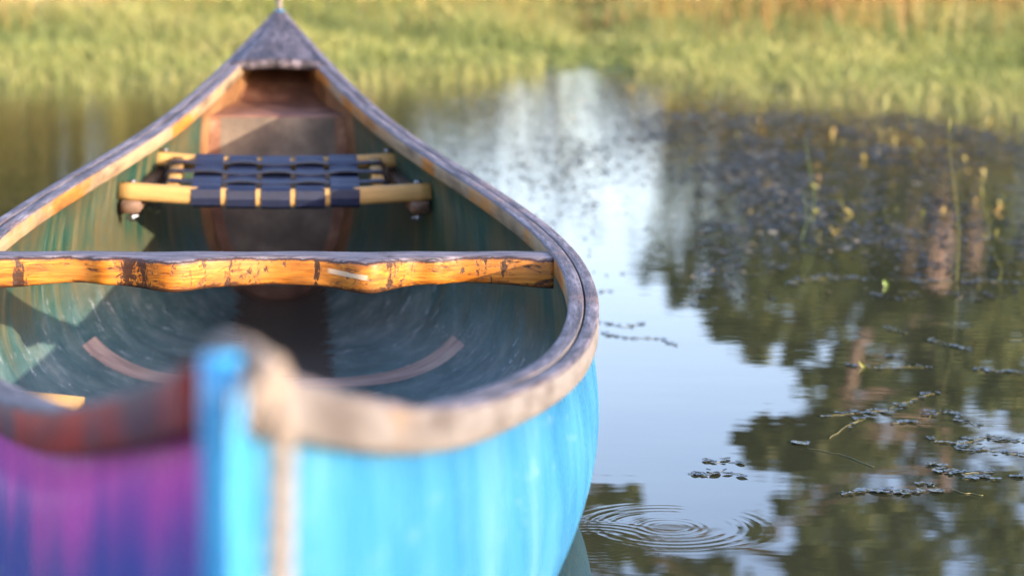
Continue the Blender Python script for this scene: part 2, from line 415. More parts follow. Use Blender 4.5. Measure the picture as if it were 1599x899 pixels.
def rail(name, side, s0, s1, o0, o1, mats, z0=-HG, z1=0.0, n=150):
    bo, bi = (.003, .0009) if o0 < OW * .5 else (.0009, .003)
    """rail swept along the sheer; o0..o1 = offset of its outer and inner face from the outer line"""
    mb = MB(); bev = .003; V = []; U = []; M_ = []
    st = np.linspace(s0, s1, n); k = 0
    rr = np.random.RandomState(int(abs(o0) * 1e4) + (3 if side > 0 else 8)); wob = np.cumsum(rr.randn(n) * .00025); wob -= np.linspace(wob[0], wob[-1], n)
    for i, s in enumerate(st):
        w = wf(s); xo = max(w - o0, .009 + (OW - o0) * .5) if o0 < OW else w - o0; xi = max(w - o1, .0085) if o0 < OW else w - o1
        g = gf(s) + wob[i] * .5
        zb, zt = g + z0, g + z1
        pr = [(xo, zb + bev), (xo, zt - bo * 1.3), (xo - bo * .4, zt - bo * .3), (xo - bo * 1.4, zt), (xi + bi, zt), (xi + bi * .3, zt - bi * .3), (xi, zt - bi), (xi, zb + bev), (xi + bev, zb), (xo - bev, zb)]
        for j, (x, z) in enumerate(pr): V.append((side * x, s, z)); U.append((s + side * 3, (j * .006 + (x - xi)) + .3 * side))
    m = 10; F = []; kinds = [1, 0, 0, 0, 0, 0, 2, 1, 1, 1]
    for i in range(n - 1):
        for j in range(m):
            f = (i * m + j, (i + 1) * m + j, (i + 1) * m + (j + 1) % m, i * m + (j + 1) % m)
            F.append(f[::-1] if side > 0 else f); M_.append(0 if 1 <= j <= 5 else (1 if j in (0, 9) else 2))
    F += [tuple(range(m)) if side > 0 else tuple(range(m - 1, -1, -1)), tuple((n - 1) * m + j for j in (range(m - 1, -1, -1) if side > 0 else range(m)))]; M_ += [1, 1]
    mb.add(V, F, 0, U); mb.M = M_
    return mb.build(name, mats, canoe)
rail('outwale', 1, -L2 + .012, L2 - .006, 0, OW - .0012, [M_top, M_out, M_out])['label'] = 'pale worn outer rail over the blue side'
rail('outwale', -1, -L2 + .012, L2 - .006, 0, OW - .0012, [M_top, M_red, M_top])['label'] = 'red stained outer rail over the purple side'
rail('inwale', 1, -1.9, 1.9, OW + .0014, OW + HT + IW, [M_top, M_out, M_in], z0=-.029)
rail('inwale', -1, -1.9, 1.9, OW + .0014, OW + HT + IW, [M_top, M_out, M_in], z0=-.029)

def deck(sg):
    mb = MB(); V = []; U = []; n, m = 22, 13; th = .018
    s0, s1 = 1.835, L2 - .012
    for lay in (0, 1):
        for i in range(n):
            for k in range(m):
                t = i / (n - 1); v = k / (m - 1) * 2 - 1
                s = s0 + (s1 - s0) * t + .035 * (1 - v * v) * (1 - t) * .3
                w = max(wf(sg * s) - OW - HT * .3, .009)
                x = v * w; z = gf(sg * s) + .003 + .005 * (1 - v * v) * min(1, w / .06)
                V.append((x, sg * s, z - lay * th))
    F = []; b = n * m
    for i in range(n - 1):
        for k in range(m - 1):
            f = (i * m + k, i * m + k + 1, (i + 1) * m + k + 1, (i + 1) * m + k); F.append(f if sg > 0 else f[::-1]); F.append(tuple(b + q for q in (f[::-1] if sg > 0 else f)))
    M_ = [0] * len(F)
    for k in range(m - 1):
        F.append((k, b + k, b + k + 1, k + 1)); M_.append(1)
        F.append(((n - 1) * m + k + 1, b + (n - 1) * m + k + 1, b + (n - 1) * m + k, (n - 1) * m + k)); M_.append(1)
    for i in range(n - 1):
        for k in (0, m - 1): F.append((i * m + k, (i + 1) * m + k, b + (i + 1) * m + k, b + i * m + k)); M_.append(1)
    mb.add(V, F, 0, [(v[0] + 5, v[1]) for v in V]); mb.M = M_
    return mb.build('deck', [M_deck, M_deck], canoe)
dk = deck(1); dk['label'] = 'dark weathered wooden deck plate at the far tip'
deck(-1)['label'] = 'wooden deck plate at the near tip'
for sg in (-1, 1):     # rounded stem bands
    mb = MB(); pts = []
    for i in range(30):
        t = i / 29; s = 1.86 + (L2 - 1.86) * math.sin(t * math.pi / 2); pts.append(Vector((0, sg * (s + .004), keel(s) - .002)))
    zt = gf(sg * L2) + .004; z0 = pts[-1].z
    for i in range(1, 12): pts.append(Vector((0, sg * (L2 + .004), z0 + (zt - z0) * i / 11)))
    mb.tube(pts, [.010] * (len(pts) - 2) + [.0105, .0095], 14)
    mb.build('stem_band', M_stem, canoe)

# yoke
def yoke():
    s0 = YOKE_S; half = wf(s0) - OW - HT - IW + .001; zt = 0.0; H = .043; mb = MB()
    o = empty('tmp'); bpy.data.objects.remove(o)
    n = 160; xs = np.linspace(-half, half, n); V = []; U = []
    for x in xs:
        a = abs(x)
        fr = .036 + (.038 + .006 * math.sin(x * 9)) * math.exp(-((a - .137) / .042) ** 2) - .016 * math.exp(-(a / .05) ** 2) + .012 * math.exp(-((a - .235) / .02) ** 2) - .018 * math.exp(-((a - .28) / .07) ** 2) + .006 * math.exp(-((half - a) / .04) ** 2)
        bk = .034 - .002 * math.exp(-(a / .09) ** 2)
        h = H + .003 * math.exp(-((a - .135) / .05) ** 2) - .003 * math.exp(-((a - .26) / .07) ** 2) + .0025 * math.exp(-((half - a) / .05) ** 2)
        tz = -.0010 - .0008 * math.exp(-((a - .15) / .045) ** 2) + .0004 * math.sin(x * 41)
        r1, r2 = .007, .006
        pr = []
        for q in (0, 30, 60, 90): pr.append((-fr + r1 - r1 * math.cos(R(q)), tz - r1 + r1 * math.sin(R(q))))
        for q in (90, 60, 30, 0): pr.append((bk - r2 + r2 * math.cos(R(q)), tz - r2 + r2 * math.sin(R(q))))
        for q in (0, 30, 60, 90): pr.append((bk - r2 + r2 * math.cos(R(q)), tz - h + r2 - r2 * math.sin(R(q))))
        for q in (90, 60, 30, 0): pr.append((-fr + .004 + r2 - r2 * math.cos(R(q)), tz - h + r2 - r2 * math.sin(R(q))))
        for y, z in pr: V.append((x, y, z))
    m = 16; F = [(i * m + k, i * m + (k + 1) % m, (i + 1) * m + (k + 1) % m, (i + 1) * m + k) for i in range(n - 1) for k in range(m)]
    F += [tuple(range(m - 1, -1, -1)), tuple((n - 1) * m + k for k in range(m))]
    mb.add(V, F, 0)
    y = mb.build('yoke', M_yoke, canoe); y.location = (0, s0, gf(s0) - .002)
    y['label'] = 'amber varnished carrying yoke with dark worn bands across the middle'
    return y
YOKE_S = .085
yoke()

# tan rib strip glued across the floor
def strip():
    s0, wd = .76, .085; mb = MB(); V = []; ks = []
    ns = 5
    for j in range(ns):
        s = s0 + (j / (ns - 1) - .5) * wd; P = section(s, HT + (.004 if 0 < j < ns - 1 else .0005), 60); P = [p for p in P if p[0] < .325 - .0 and p[1] < .2]
        P = P[:44] if len(P) > 44 else P; ks.append(P)
    m = min(len(p) for p in ks)
    for P in ks:
        full = [(-x, z) for x, z in P[:m][:0:-1]] + P[:m]
        V += [(x, s0 + (len(V) // (2 * m - 1) / (ns - 1) - .5) * wd, z) for x, z in full]
    w = 2 * m - 1; F = [(i * w + k, i * w + k + 1, (i + 1) * w + k + 1, (i + 1) * w + k) for i in range(ns - 1) for k in range(w - 1)]
    mb.add(V, F, 0); return mb.build('rib', M_strip, canoe)
strip()
# flotation bulkhead in the far end (and the matching one in the near end)
def bulkhead(sg):
    sB = 1.66; P = section(sg * sB, HT + .001, 30); zT = .361; P = [p for p in P if p[1] < zT]; xt = P[-1][0]; P.append((xt, zT))
    full = [(-x, z) for x, z in P[:0:-1]] + P; mb = MB()
    n = len(full); cz = .20
    V = [(x, sg * sB, z) for x, z in full]; V += [(x * .84, sg * (sB - .004), (z - cz) * (.88 if z < cz else .98) + cz) for x, z in full]
    F = [(k, k + 1, n + k + 1, n + k) for k in range(n - 1)] + [(n - 1, 0, n, 2 * n - 1)]; F = [f if sg > 0 else f[::-1] for f in F]
    mb.add(V, F, 1); f = tuple(range(n, 2 * n)); mb.F.append(f if sg > 0 else f[::-1]); mb.M.append(0)
    # sloping top of the tank
    V = []; 
    for i in range(8):
        s = sB + i / 7 * .50; z = zT + .03 * i / 7 + (.10 * max(0, i - 3) / 4); q = [p for p in section(sg * s, HT + .001, 40)]
        x = float(np.interp(z, [p[1] for p in q], [p[0] for p in q])); V += [(-x, sg * s, z), (x, sg * s, z)]
    F = [(2 * i, 2 * i + 1, 2 * i + 3, 2 * i + 2) for i in range(7)]
    mb.add(V, [f if sg > 0 else f[::-1] for f in F], 1)
    return mb.build('bulkhead', [M_bulk, M_bulkrim], canoe, smooth=False)
bulkhead(1)

# woven seat hung on wooden cleats
def seat(sF, sR, zF, zR, hF, hR):
    fr = MB()
    def sag(t): return -.013 * math.cos(t * math.pi / 2)
    def railpts(s, h, z): return [Vector((h * t, s, z + sag(t))) for t in np.linspace(-1, 1, 25)]
    fr.rbar(railpts(sF, hF, zF), .030, .032, .009)
    fr.rbar(railpts(sR, hR, zR), .030, .028, .009)
    for sx in (-1, 1):
        x = sx * .188; fr.rbar([Vector((x, sF + .012, zF - .006)), Vector((x, sR - .012, zR - .006))], .026, .022, .006)
    so_ = fr.build('seat', M_seatwood, canoe); so_['label'] = 'seat frame of pale wood woven with navy webbing'
    # straps front to back wrap the rails
    xs = [-.126, -.063, 0.0, .063, .126]; bw = .0530; rows = [.2, .5, .8]
    def strap_path(pts, w, across, name='webbing_strap'):
        mb = MB(); mb.rbar(pts, w, .0022, .0009); mb.build(name, M_web, so_)
    for i, x in enumerate(xs):
        pts = []; h = .019; zz = lambda s: zF + (zR - zF) * (s - sF) / (sR - sF) + sag(x / hF)
        pts.append(Vector((x, sF - .004, zF + sag(x / hF) - h)))
        pts.append(Vector((x, sF - .0150, zF + sag(x / hF) - .014))); pts.append(Vector((x, sF - .0170, zF + sag(x / hF) - .002))); pts.append(Vector((x, sF - .0145, zF + sag(x / hF) + .0125)))
        for t in np.linspace(0, 1, 33):
            s = sF + (sR - sF) * t
            k = sum(math.exp(-((t - r) / .085) ** 2) * (1 if (i + j) % 2 == 0 else -1) for j, r in enumerate(rows))
            e = .0175 - .0045 * math.sin(math.pi * t)
            pts.append(Vector((x, s, zz(s) + e + .0028 * k)))
        pts.append(Vector((x, sR + .0165, zR + sag(x / hF)))); pts.append(Vector((x, sR + .004, zR + sag(x / hF) - .0165)))
        mb = MB(); mb.rbar(pts, bw, .0022, .0009, up=Vector((0, 0, 1))); mb2 = mb
        mb.V = []; mb.F = []; mb.M = []; mb.U = []
        V = []
        for q, p in enumerate(pts):
            t = (pts[min(q + 1, len(pts) - 1)] - pts[max(q - 1, 0)]).normalized(); nrm = Vector((1, 0, 0)).cross(t)
            for (u, v) in ((-1, 1), (1, 1), (1, -1), (-1, -1)): V.append(p + Vector((u * bw / 2, 0, 0)) + nrm * v * .0012)
        F = [(q * 4 + a, q * 4 + (a + 1) % 4, q * 4 + 4 + (a + 1) % 4, q * 4 + 4 + a) for q in range(len(pts) - 1) for a in range(4)] + [(3, 2, 1, 0), tuple(len(V) - 4 + a for a in range(4))]
        mb.add(V, F, 0); mb.build('webbing_strap', M_web, so_, smooth=False)
    for j, r in enumerate(rows):
        s = sF + (sR - sF) * r; z0 = zF + (zR - zF) * r; pts = [Vector((-.202, s, z0 - .012)), Vector((-.2035, s, z0 + .0))]
        for x in np.linspace(-.196, .196, 60):
            k = sum(math.exp(-((x - c) / .026) ** 2) * (1 if (i + j) % 2 == 0 else -1) for i, c in enumerate(xs))
            pts.append(Vector((x, s, z0 + .0130 + sag(x / hF) + .008 * (1 if abs(x) > .17 else 0) * 0 + .0045 * (1 - abs(x) / .2) - .0028 * k)))
        pts += [Vector((.2035, s, z0)), Vector((.202, s, z0 - .012))]
        V = []; bw2 = .046
        for q, p in enumerate(pts):
            t = (pts[min(q + 1, len(pts) - 1)] - pts[max(q - 1, 0)]).normalized(); nrm = t.cross(Vector((0, 1, 0))) * -1
            for (u, v) in ((-1, 1), (1, 1), (1, -1), (-1, -1)): V.append(p + Vector((0, u * bw2 / 2, 0)) + nrm * v * .0011)
        F = [(q * 4 + a, q * 4 + (a + 1) % 4, q * 4 + 4 + (a + 1) % 4, q * 4 + 4 + a) for q in range(len(pts) - 1) for a in range(4)] + [(3, 2, 1, 0), tuple(len(V) - 4 + a for a in range(4))]
        mb = MB(); mb.add(V, F, 0); mb.build('cross_strap', M_web_shaded, so_, smooth=False)
    for sx in (-1, 1):
        mb = MB(); mb.rbar([Vector((sx * (hF - .020), sF - .014, zF - .030)), Vector((sx * (hR - .012), sR + .02, zR - .027))], .034, .022, .004); mb.build('cleat', M_cleat, so_)
        for (s, h, z) in ((sF, hF, zF), (sR, hR, zR)):
            b = MB(); b.tube([(sx * (h - .024), s, z - .055), (sx * (h - .024), s, z + .017)], .003, 8); b.ball((sx * (h - .024), s, z + .0165), .0075, 8, sc=(1, 1, .5))
            if s == sF:
                b.tube([(sx * (h - .024), s, z - .056), (sx * (h - .024), s, z - .042)], .0055, 6)
                b.tube([(sx * (h - .024) - .011, s, z - .050), (sx * (h - .024) + .011, s, z - .046)], .003, 6)
            b.build('bolt', M_metal, so_)
    return so_
seat(1.05, 1.29, CAM_H - .487, CAM_H - .452, .283, .237)

# wooden block with a black strap lying against the left side (seen over the near rail)
def loose_block():
    c = on_plane(72, 630, .165); mb = MB()
    e = empty('wooden_block', c, R(-8)); tag(e, 'short wooden block with a black band lying inside the canoe by the left rail', 'wood block')
    mb.rbar([Vector((-.05, 0, .006)), Vector((.042, 0, .0))], .05, .012, .003); mb.build('board', M_seatwood, e)
    mb = MB(); mb.rbar([Vector((-.018, -.004, -.010)), Vector((.041, -.004, -.013))], .046, .014, .003); mb.build('band', M_web, e)
    mb = MB(); mb.rbar([Vector((-.045, -.006, -.022)), Vector((.02, -.006, -.022))], .046, .008, .003); mb.build('foot', M_seatwood, e)
loose_block()

# ropes: the mooring rope looped over the near tip, a short loop at the far tip
def rope_mesh(name, pts, r, parent=None, res=10):
    P = [Vector(p) for p in pts]; out = []
    for i in range(len(P) - 1):
        p0, p1, p2, p3 = P[max(i - 1, 0)], P[i], P[i + 1], P[min(i + 2, len(P) - 1)]
        for k in range(res):
            t = k / res; out.append(.5 * ((2 * p1) + (-p0 + p2) * t + (2 * p0 - 5 * p1 + 4 * p2 - p3) * t * t + (-p0 + 3 * p1 - 3 * p2 + p3) * t ** 3))
    out.append(P[-1]); mb = MB()
    # three laid strands
    L = 0; strands = [[], [], []]; prev = None; ref = Vector((0, 0, 1))
    for i, p in enumerate(out):
        t = (out[min(i + 1, len(out) - 1)] - out[max(i - 1, 0)]).normalized(); a = (ref - t * ref.dot(t))
        a = a.normalized() if a.length > 1e-3 else Vector((1, 0, 0)); b = t.cross(a); ref = a
        if prev is not None: L += (p - prev).length
        prev = p
        for k in range(3):
            q = L / (r * 7) * 2 * math.pi + k * 2.094; strands[k].append(p + (a * math.cos(q) + b * math.sin(q)) * r * .48)
    for st in strands: mb.tube(st, r * .56, 7)
    return mb.build(name, M_rope, parent)
def cl(x, s, z):     # canoe frame -> world
    return Matrix.Translation((XC, DC, 0)) @ Matrix.Rotation(-YAW, 4, 'Z') @ Vector((x, s, z))
zt = gf(-L2)
def at_depth(px, py, Y):
    d = ray(px, py); return Vector((0, 0, CAM_H)) + d * (Y / d.y)
rp = empty('mooring_rope', at_depth(440, 899, 1.03)); tag(rp, 'tan rope looped over the near tip of the canoe and hanging down its blue side', 'rope')
inv = rp.location.copy()
def rel(l): return [p - inv for p in l]
main = rel([at_depth(338, 548, 1.13), at_depth(352, 538, 1.11), at_depth(385, 546, 1.08), at_depth(418, 572, 1.055), at_depth(437, 620, 1.035), at_depth(441, 680, 1.03), at_depth(440, 780, 1.03), at_depth(437, 900, 1.03), at_depth(440, 1060, 1.03)])
rope_mesh('hanging_rope', main, .0055, rp, 14)
rope_mesh('rope_end', rel([at_depth(425, 575, 1.05), at_depth(408, 610, 1.03), at_depth(402, 650, 1.03), at_depth(405, 676, 1.035)]), .005, rp)
mb = MB(); mb.ball(at_depth(424, 600, 1.035) - inv, .0085, 10, sc=(1, .9, 1.6)); kn = mb.build('knot', M_rope, rp)
fz = gf(L2); f0 = cl(0, L2 - .03, fz)
fr_ = empty('rope_loop', f0); tag(fr_, 'small pale rope loop standing up on the far tip of the canoe', 'rope')
rope_mesh('loop', [(0.004, -.03, .008), (.002, -.01, .03), (0, .0, .045), (-.003, .012, .03), (-.004, .02, .004)], .0052, fr_)

# ---------------------------------------------------------------- ground and water
SH = [(-60, 11.0), (-6, 11.2), (-2.4, 11.2), (-.6, 11.9), (0.38, 12.9), (.95, 12.0), (1.8, 11.2), (2.4, 10.8), (6, 10.2), (60, 9.5)]
def shore(x): return float(np.interp(x, [a for a, b in SH], [b for a, b in SH])) + .12 * math.sin(x * 5.3) + .08 * math.sin(x * 11.7 + 1)
def ground_h(x, y):
    d = y - shore(x)
    if d > 0: return .012 + .010 * min(d, 60) * .6 + .012 * math.sin(x * 3.1 + y * 2.3) * min(1, d) + .05 * max(0, min(d - 15, 30)) * .3
    far = min(1, -d / 5.0)
    z = -.02 - .40 * far
    if y < -2.5: z = min(.5, z + (-2.5 - y) * .22)
    return z
def graded(lo, hi, a, b, n):      # dense between a and b
    inner = np.linspace(a, b, n); k = np.geomspace(.5, 1, 2)
    left = a - np.geomspace(.5, a - lo, 14); right = b + np.geomspace(.5, hi - b, 14)
    return np.concatenate([left[::-1], inner, right])
gx = graded(-600, 600, -12, 12, 110); gy = graded(-600, 900, -6, 34, 150)
V = [(x, y, ground_h(x, y)) for y in gy for x in gx]; nx = len(gx)
F = [(j * nx + i, j * nx + i + 1, (j + 1) * nx + i + 1, (j + 1) * nx + i) for j in range(len(gy) - 1) for i in range(nx - 1)]
mg = Mat('marsh_ground', .9, .2)
gn = mg.noise(mg.coords('Object', (1, .35, 1)), 1.3, 6, .65); gn2 = mg.noise(mg.coords('Object'), 14, 5, .7)
c = mg.ramp(gn, [(.32, (.05, .035, .025)), (.45, (.10, .12, .03)), (.6, (.20, .22, .05)), (.75, (.26, .22, .08))])
c = mg.mix(.5, c, mg.ramp(gn2, [(.3, (.35, .35, .3)), (.7, (1, 1, 1))]), 'MULTIPLY'); mg.color(c); mg.bump(gn2, .5, .02)
g = mesh_obj('ground', V, F, mg.m); tag(g, kind='structure')

def water_mat():
    m = Mat('pond_water', .0, .5); m.b.inputs['IOR'].default_value = 1.333
    o = m.coords('Object'); X, Y, Z = m.sep(o)
    n = m.noise(m.coords('Object', (1, 1, 1)), 1.2, 4, .6)
    m.color(m.ramp(n, [(.35, (.022, .025, .014)), (.65, (.042, .045, .022))]))
    # light swell everywhere, a little stronger far out; drop rings beside the hull
    w1 = m.noise(m.coords('Object', (1.2, 2.6, 1)), 2.2, 3, .5)
    w2 = m.noise(m.coords('Object', (3, 8.0, 1)), 3.0, 3, .55)
    far = m.smooth(Y, 4.4, 8.0)
    h = m.math('ADD', m.math('MULTIPLY', w1, .00028), m.math('MULTIPLY', m.math('MULTIPLY', w2, far), .0012))
    for (px, py, R0, Wd, A, wl) in ((1045, 822, .095, .030, .000027, .0165), (1045, 822, .040, .018, .000015, .012), (925, 845, .07, .03, .00002, .015)):
        c0 = on_plane(px, py)
        dx = m.math('SUBTRACT', X, c0.x); dy = m.math('SUBTRACT', Y, c0.y)
        r = m.math('SQRT', m.math('ADD', m.math('MULTIPLY', dx, dx), m.math('MULTIPLY', dy, dy)))
        q = m.math('DIVIDE', m.math('SUBTRACT', r, R0), Wd); env = m.math('MULTIPLY', m.math('POWER', 2.718, m.math('MULTIPLY', m.math('MULTIPLY', q, q), -1.0)), m.ramp(m.noise(m.coords('Object', (1, 1, 1)), 9, 2), [(.36, 0.0), (.62, 1.0)]))
        h = m.math('ADD', h, m.math('MULTIPLY', m.math('MULTIPLY', m.math('SINE', m.math('MULTIPLY', r, 6.2832 / wl)), env), A))
    b = m.node('ShaderNodeBump'); m.L.new(h, b.inputs['Height']); b.inputs['Strength'].default_value = 1.0; b.inputs['Distance'].default_value = 1.0
    m.L.new(b.outputs[0], m.b.inputs['Normal'])
    return m.m
def water_sheet():
    out = []
    ss = [q for q in np.linspace(-L2, L2, 241) if keel(q) < -.002]
    def half(q):
        P = section(q, 0.0, 60); return max(.001, float(np.interp(0.0, [p[1] for p in P], [p[0] for p in P])) - .003)
    ring = [(half(q), q) for q in ss] + [(-half(q), q) for q in ss[::-1]]
    M_ = Matrix.Translation((XC, DC, 0)) @ Matrix.Rotation(-YAW, 4, 'Z'); ring = [M_ @ Vector((x, y, 0)) for x, y in ring]
    c = Vector((XC, DC, 0)); X0, X1, Y0, Y1 = -70 - c.x, 70 - c.x, -3.2 - c.y, 15.2 - c.y
    far = []
    for p in ring:
        d = p - c; t = min((X1 if d.x > 0 else X0) / d.x if abs(d.x) > 1e-9 else 1e9, (Y1 if d.y > 0 else Y0) / d.y if abs(d.y) > 1e-9 else 1e9); far.append(c + d * t)
    n = len(ring); V = [(p.x, p.y, 0) for p in ring] + [(p.x, p.y, 0) for p in far]; F = []
    cs = [(X1 + c.x, Y0 + c.y), (X1 + c.x, Y1 + c.y), (X0 + c.x, Y1 + c.y), (X0 + c.x, Y0 + c.y)]
    for k in range(n):
        j = (k + 1) % n; F.append((k, n + k, n + j, j)); a_, b_ = far[k], far[j]
        if abs(a_.x - b_.x) > 1e-4 and abs(a_.y - b_.y) > 1e-4:
            q = min(cs, key=lambda w: math.hypot(w[0] - a_.x, w[1] - a_.y) + math.hypot(w[0] - b_.x, w[1] - b_.y)); V.append((q[0], q[1], 0)); F.append((n + k, len(V) - 1, n + j))
    return mesh_obj('water', V, F, water_mat(), smooth=False)
wo = water_sheet(); tag(wo, kind='structure')

# ---------------------------------------------------------------- grass and reeds on the far bank
def leafmat(name, stops, scale=1.5, rough=.55, trans=.35, sc3=(1, 1, 1), spec=.3):
    m = Mat(name, rough, spec)
    at = m.node('ShaderNodeAttribute', attribute_name='tint'); n = m.noise(m.coords('Object', sc3), scale, 3)
    f = m.math('ADD', m.math('MULTIPLY', at.outputs['Fac'], .6), m.math('MULTIPLY', n, .4))
    c = m.ramp(f, stops); m.color(c)
    tr = m.node('ShaderNodeBsdfTranslucent'); m.L.new(c, tr.inputs[0]); mx = m.node('ShaderNodeMixShader'); mx.inputs[0].default_value = trans
    m.L.new(m.b.outputs[0], mx.inputs[1]); m.L.new(tr.outputs[0], mx.inputs[2]); m.L.new(mx.outputs[0], m.n['Material Output'].inputs[0])
    return m.m
def set_tint(o, vals):
    a = o.data.attributes.new('tint', 'FLOAT', 'FACE'); a.data.foreach_set('value', np.asarray(vals, dtype=np.float32))
def quick_mesh(name, V, F, mat, parent=None):
    """numpy arrays -> mesh; F is an (n,3) or (n,4) array"""
    me = bpy.data.meshes.new(name); k = F.shape[1]
    me.vertices.add(len(V)); me.vertices.foreach_set('co', V.astype(np.float32).ravel())
    me.loops.add(F.size); me.loops.foreach_set('vertex_index', F.astype(np.int32).ravel())
    me.polygons.add(len(F)); me.polygons.foreach_set('loop_start', np.arange(0, F.size, k, dtype=np.int32)); me.polygons.foreach_set('loop_total', np.full(len(F), k, dtype=np.int32))
    me.materials.append(mat); me.update(calc_edges=True)
    o = bpy.data.objects.new(name, me); C.objects.link(o)
    if parent is not None: o.parent = parent
    return o
def blades(name, xy, z0, h, w, lean, mat, tint):
    n = len(xy); a = npr.rand(n) * 2 * np.pi; dx, dy = np.cos(a), np.sin(a)
    b = npr.rand(n) * 2 * np.pi; lx, ly = np.cos(b) * lean * h, np.sin(b) * lean * h
    V = np.zeros((n, 5, 3)); x, y = xy[:, 0], xy[:, 1]
    for i, (t, ws) in enumerate(((0, 1), (0, -1), (.55, -.8), (.55, .8), (1, 0))):
        V[:, i, 0] = x + dx * w * .5 * ws + lx * t * t; V[:, i, 1] = y + dy * w * .5 * ws + ly * t * t; V[:, i, 2] = z0 + h * t * (1 - .15 * lean * t)
    base = (np.arange(n) * 5)[:, None]
    Q = base + np.array([[0, 1, 2, 3]]); T = base + np.array([[3, 2, 4, 4]])
    F = np.concatenate([Q, T]); 
    T3 = base + np.array([[3, 2, 4]])
    # quads as two triangles so that every face has three corners
    F = np.concatenate([base + np.array([[0, 1, 2]]), base + np.array([[0, 2, 3]]), T3])
    o = quick_mesh(name, V.reshape(-1, 3), F, mat); set_tint(o, np.concatenate([tint] * 3)); return o
M_grass = leafmat('marsh_grass', [(.22, (.08, .11, .03)), (.42, (.18, .215, .06)), (.60, (.29, .29, .09)), (.82, (.38, .31, .14))], 1.2)
M_reed = leafmat('dry_reeds', [(.2, (.09, .12, .02)), (.4, (.20, .20, .045)), (.6, (.26, .20, .055)), (.78, (.26, .14, .04)), (.95, (.15, .085, .06))], .8)
def scatter(n, y0f, y1, xspan, px=0):
    out = []
    while len(out) < n:
        y = y0f + (y1 - y0f) * rnd.random(); half = y * .245 + 1.2 if rnd.random() < .8 else y * .7 + 3; x = (rnd.random() * 2 - 1) * half
        out.append((x, y))
    return np.array(out)
shv = np.vectorize(shore); ghv = np.vectorize(ground_h)
P = scatter(80000, 10.2, 19, 0); d = P[:, 1] - shv(P[:, 0]); P = P[d > -.05 + npr.rand(len(P)) * .25]; d = P[:, 1] - shv(P[:, 0])
cl_ = np.sin(P[:, 0] * 2.1 + np.sin(P[:, 1] * 1.3) * 2) * .5 + .5
h = (.05 + .035 * np.clip(d, 0, 4)) * (.6 + .7 * npr.rand(len(P))) * (.8 + .4 * cl_)
gap = np.exp(-((P[:, 0] / P[:, 1] - .031) / .014) ** 2); h *= 1 - .45 * gap
gr = blades('grass', P, ghv(P[:, 0], P[:, 1]), h, .012 + .008 * npr.rand(len(P)), .55, M_grass, np.clip(.35 * npr.rand(len(P)) + .35 * cl_ + .1 + .5 * np.clip((P[:, 1] - 14.5) / 2, 0, 1) * np.exp(-((P[:, 0] / P[:, 1] + .19) / .035) ** 2), 0, 1)); tag(gr, kind='stuff')
P = scatter(46000, 15.5, 31, 0); d = P[:, 1] - shv(P[:, 0]); az = P[:, 0] / P[:, 1]
clump = (np.sin(P[:, 0] * 1.9 + 1) * np.sin(P[:, 1] * .9 + P[:, 0] * .4) * .5 + .5)
keep = npr.rand(len(P)) < (.25 + .75 * clump); P, az, clump = P[keep], az[keep], clump[keep]
gap = np.exp(-((az - .031) / .02) ** 2)
tall = (npr.rand(len(P)) < .14) * np.clip(.35 + az * 4, .1, 1); h = (.20 + .05 * (P[:, 1] - 15.5) + .45 * tall) * (.45 + .9 * npr.rand(len(P))) * (1 - .6 * gap)
warm = np.clip(.28 + .22 * np.clip(az / .1, -1, 1) + .3 * tall + .6 * np.exp(-((az + .19) / .035) ** 2), 0, 1)
rd = blades('reeds', P, ghv(P[:, 0], P[:, 1]), h, .010 + .012 * npr.rand(len(P)) , .22, M_reed, np.clip(warm + .55 * npr.rand(len(P)) * (.4 + .8 * clump), 0, 1)); tag(rd, kind='stuff')
# thin emergent grass in the shallows on the right
n = 0; xs_ = np.concatenate([1.2 + npr.rand(1100) ** .8 * 2.6, -5 + 9 * npr.rand(7000)]); xs_ = xs_[(xs_ < .15) | (xs_ > .62)]; n = len(xs_); ys_ = np.array([shore(x) for x in xs_]) - npr.rand(n) ** 2.6 * np.where(xs_ > 1, 1.5, .8)
P = np.stack([xs_, ys_], 1)
eg = blades('shallows_grass', P, np.full(n, -.01), .04 + .13 * npr.rand(n) ** 1.5, .004 + .004 * npr.rand(n), .7, M_grass, .35 + .5 * npr.rand(n)); tag(eg, kind='stuff')

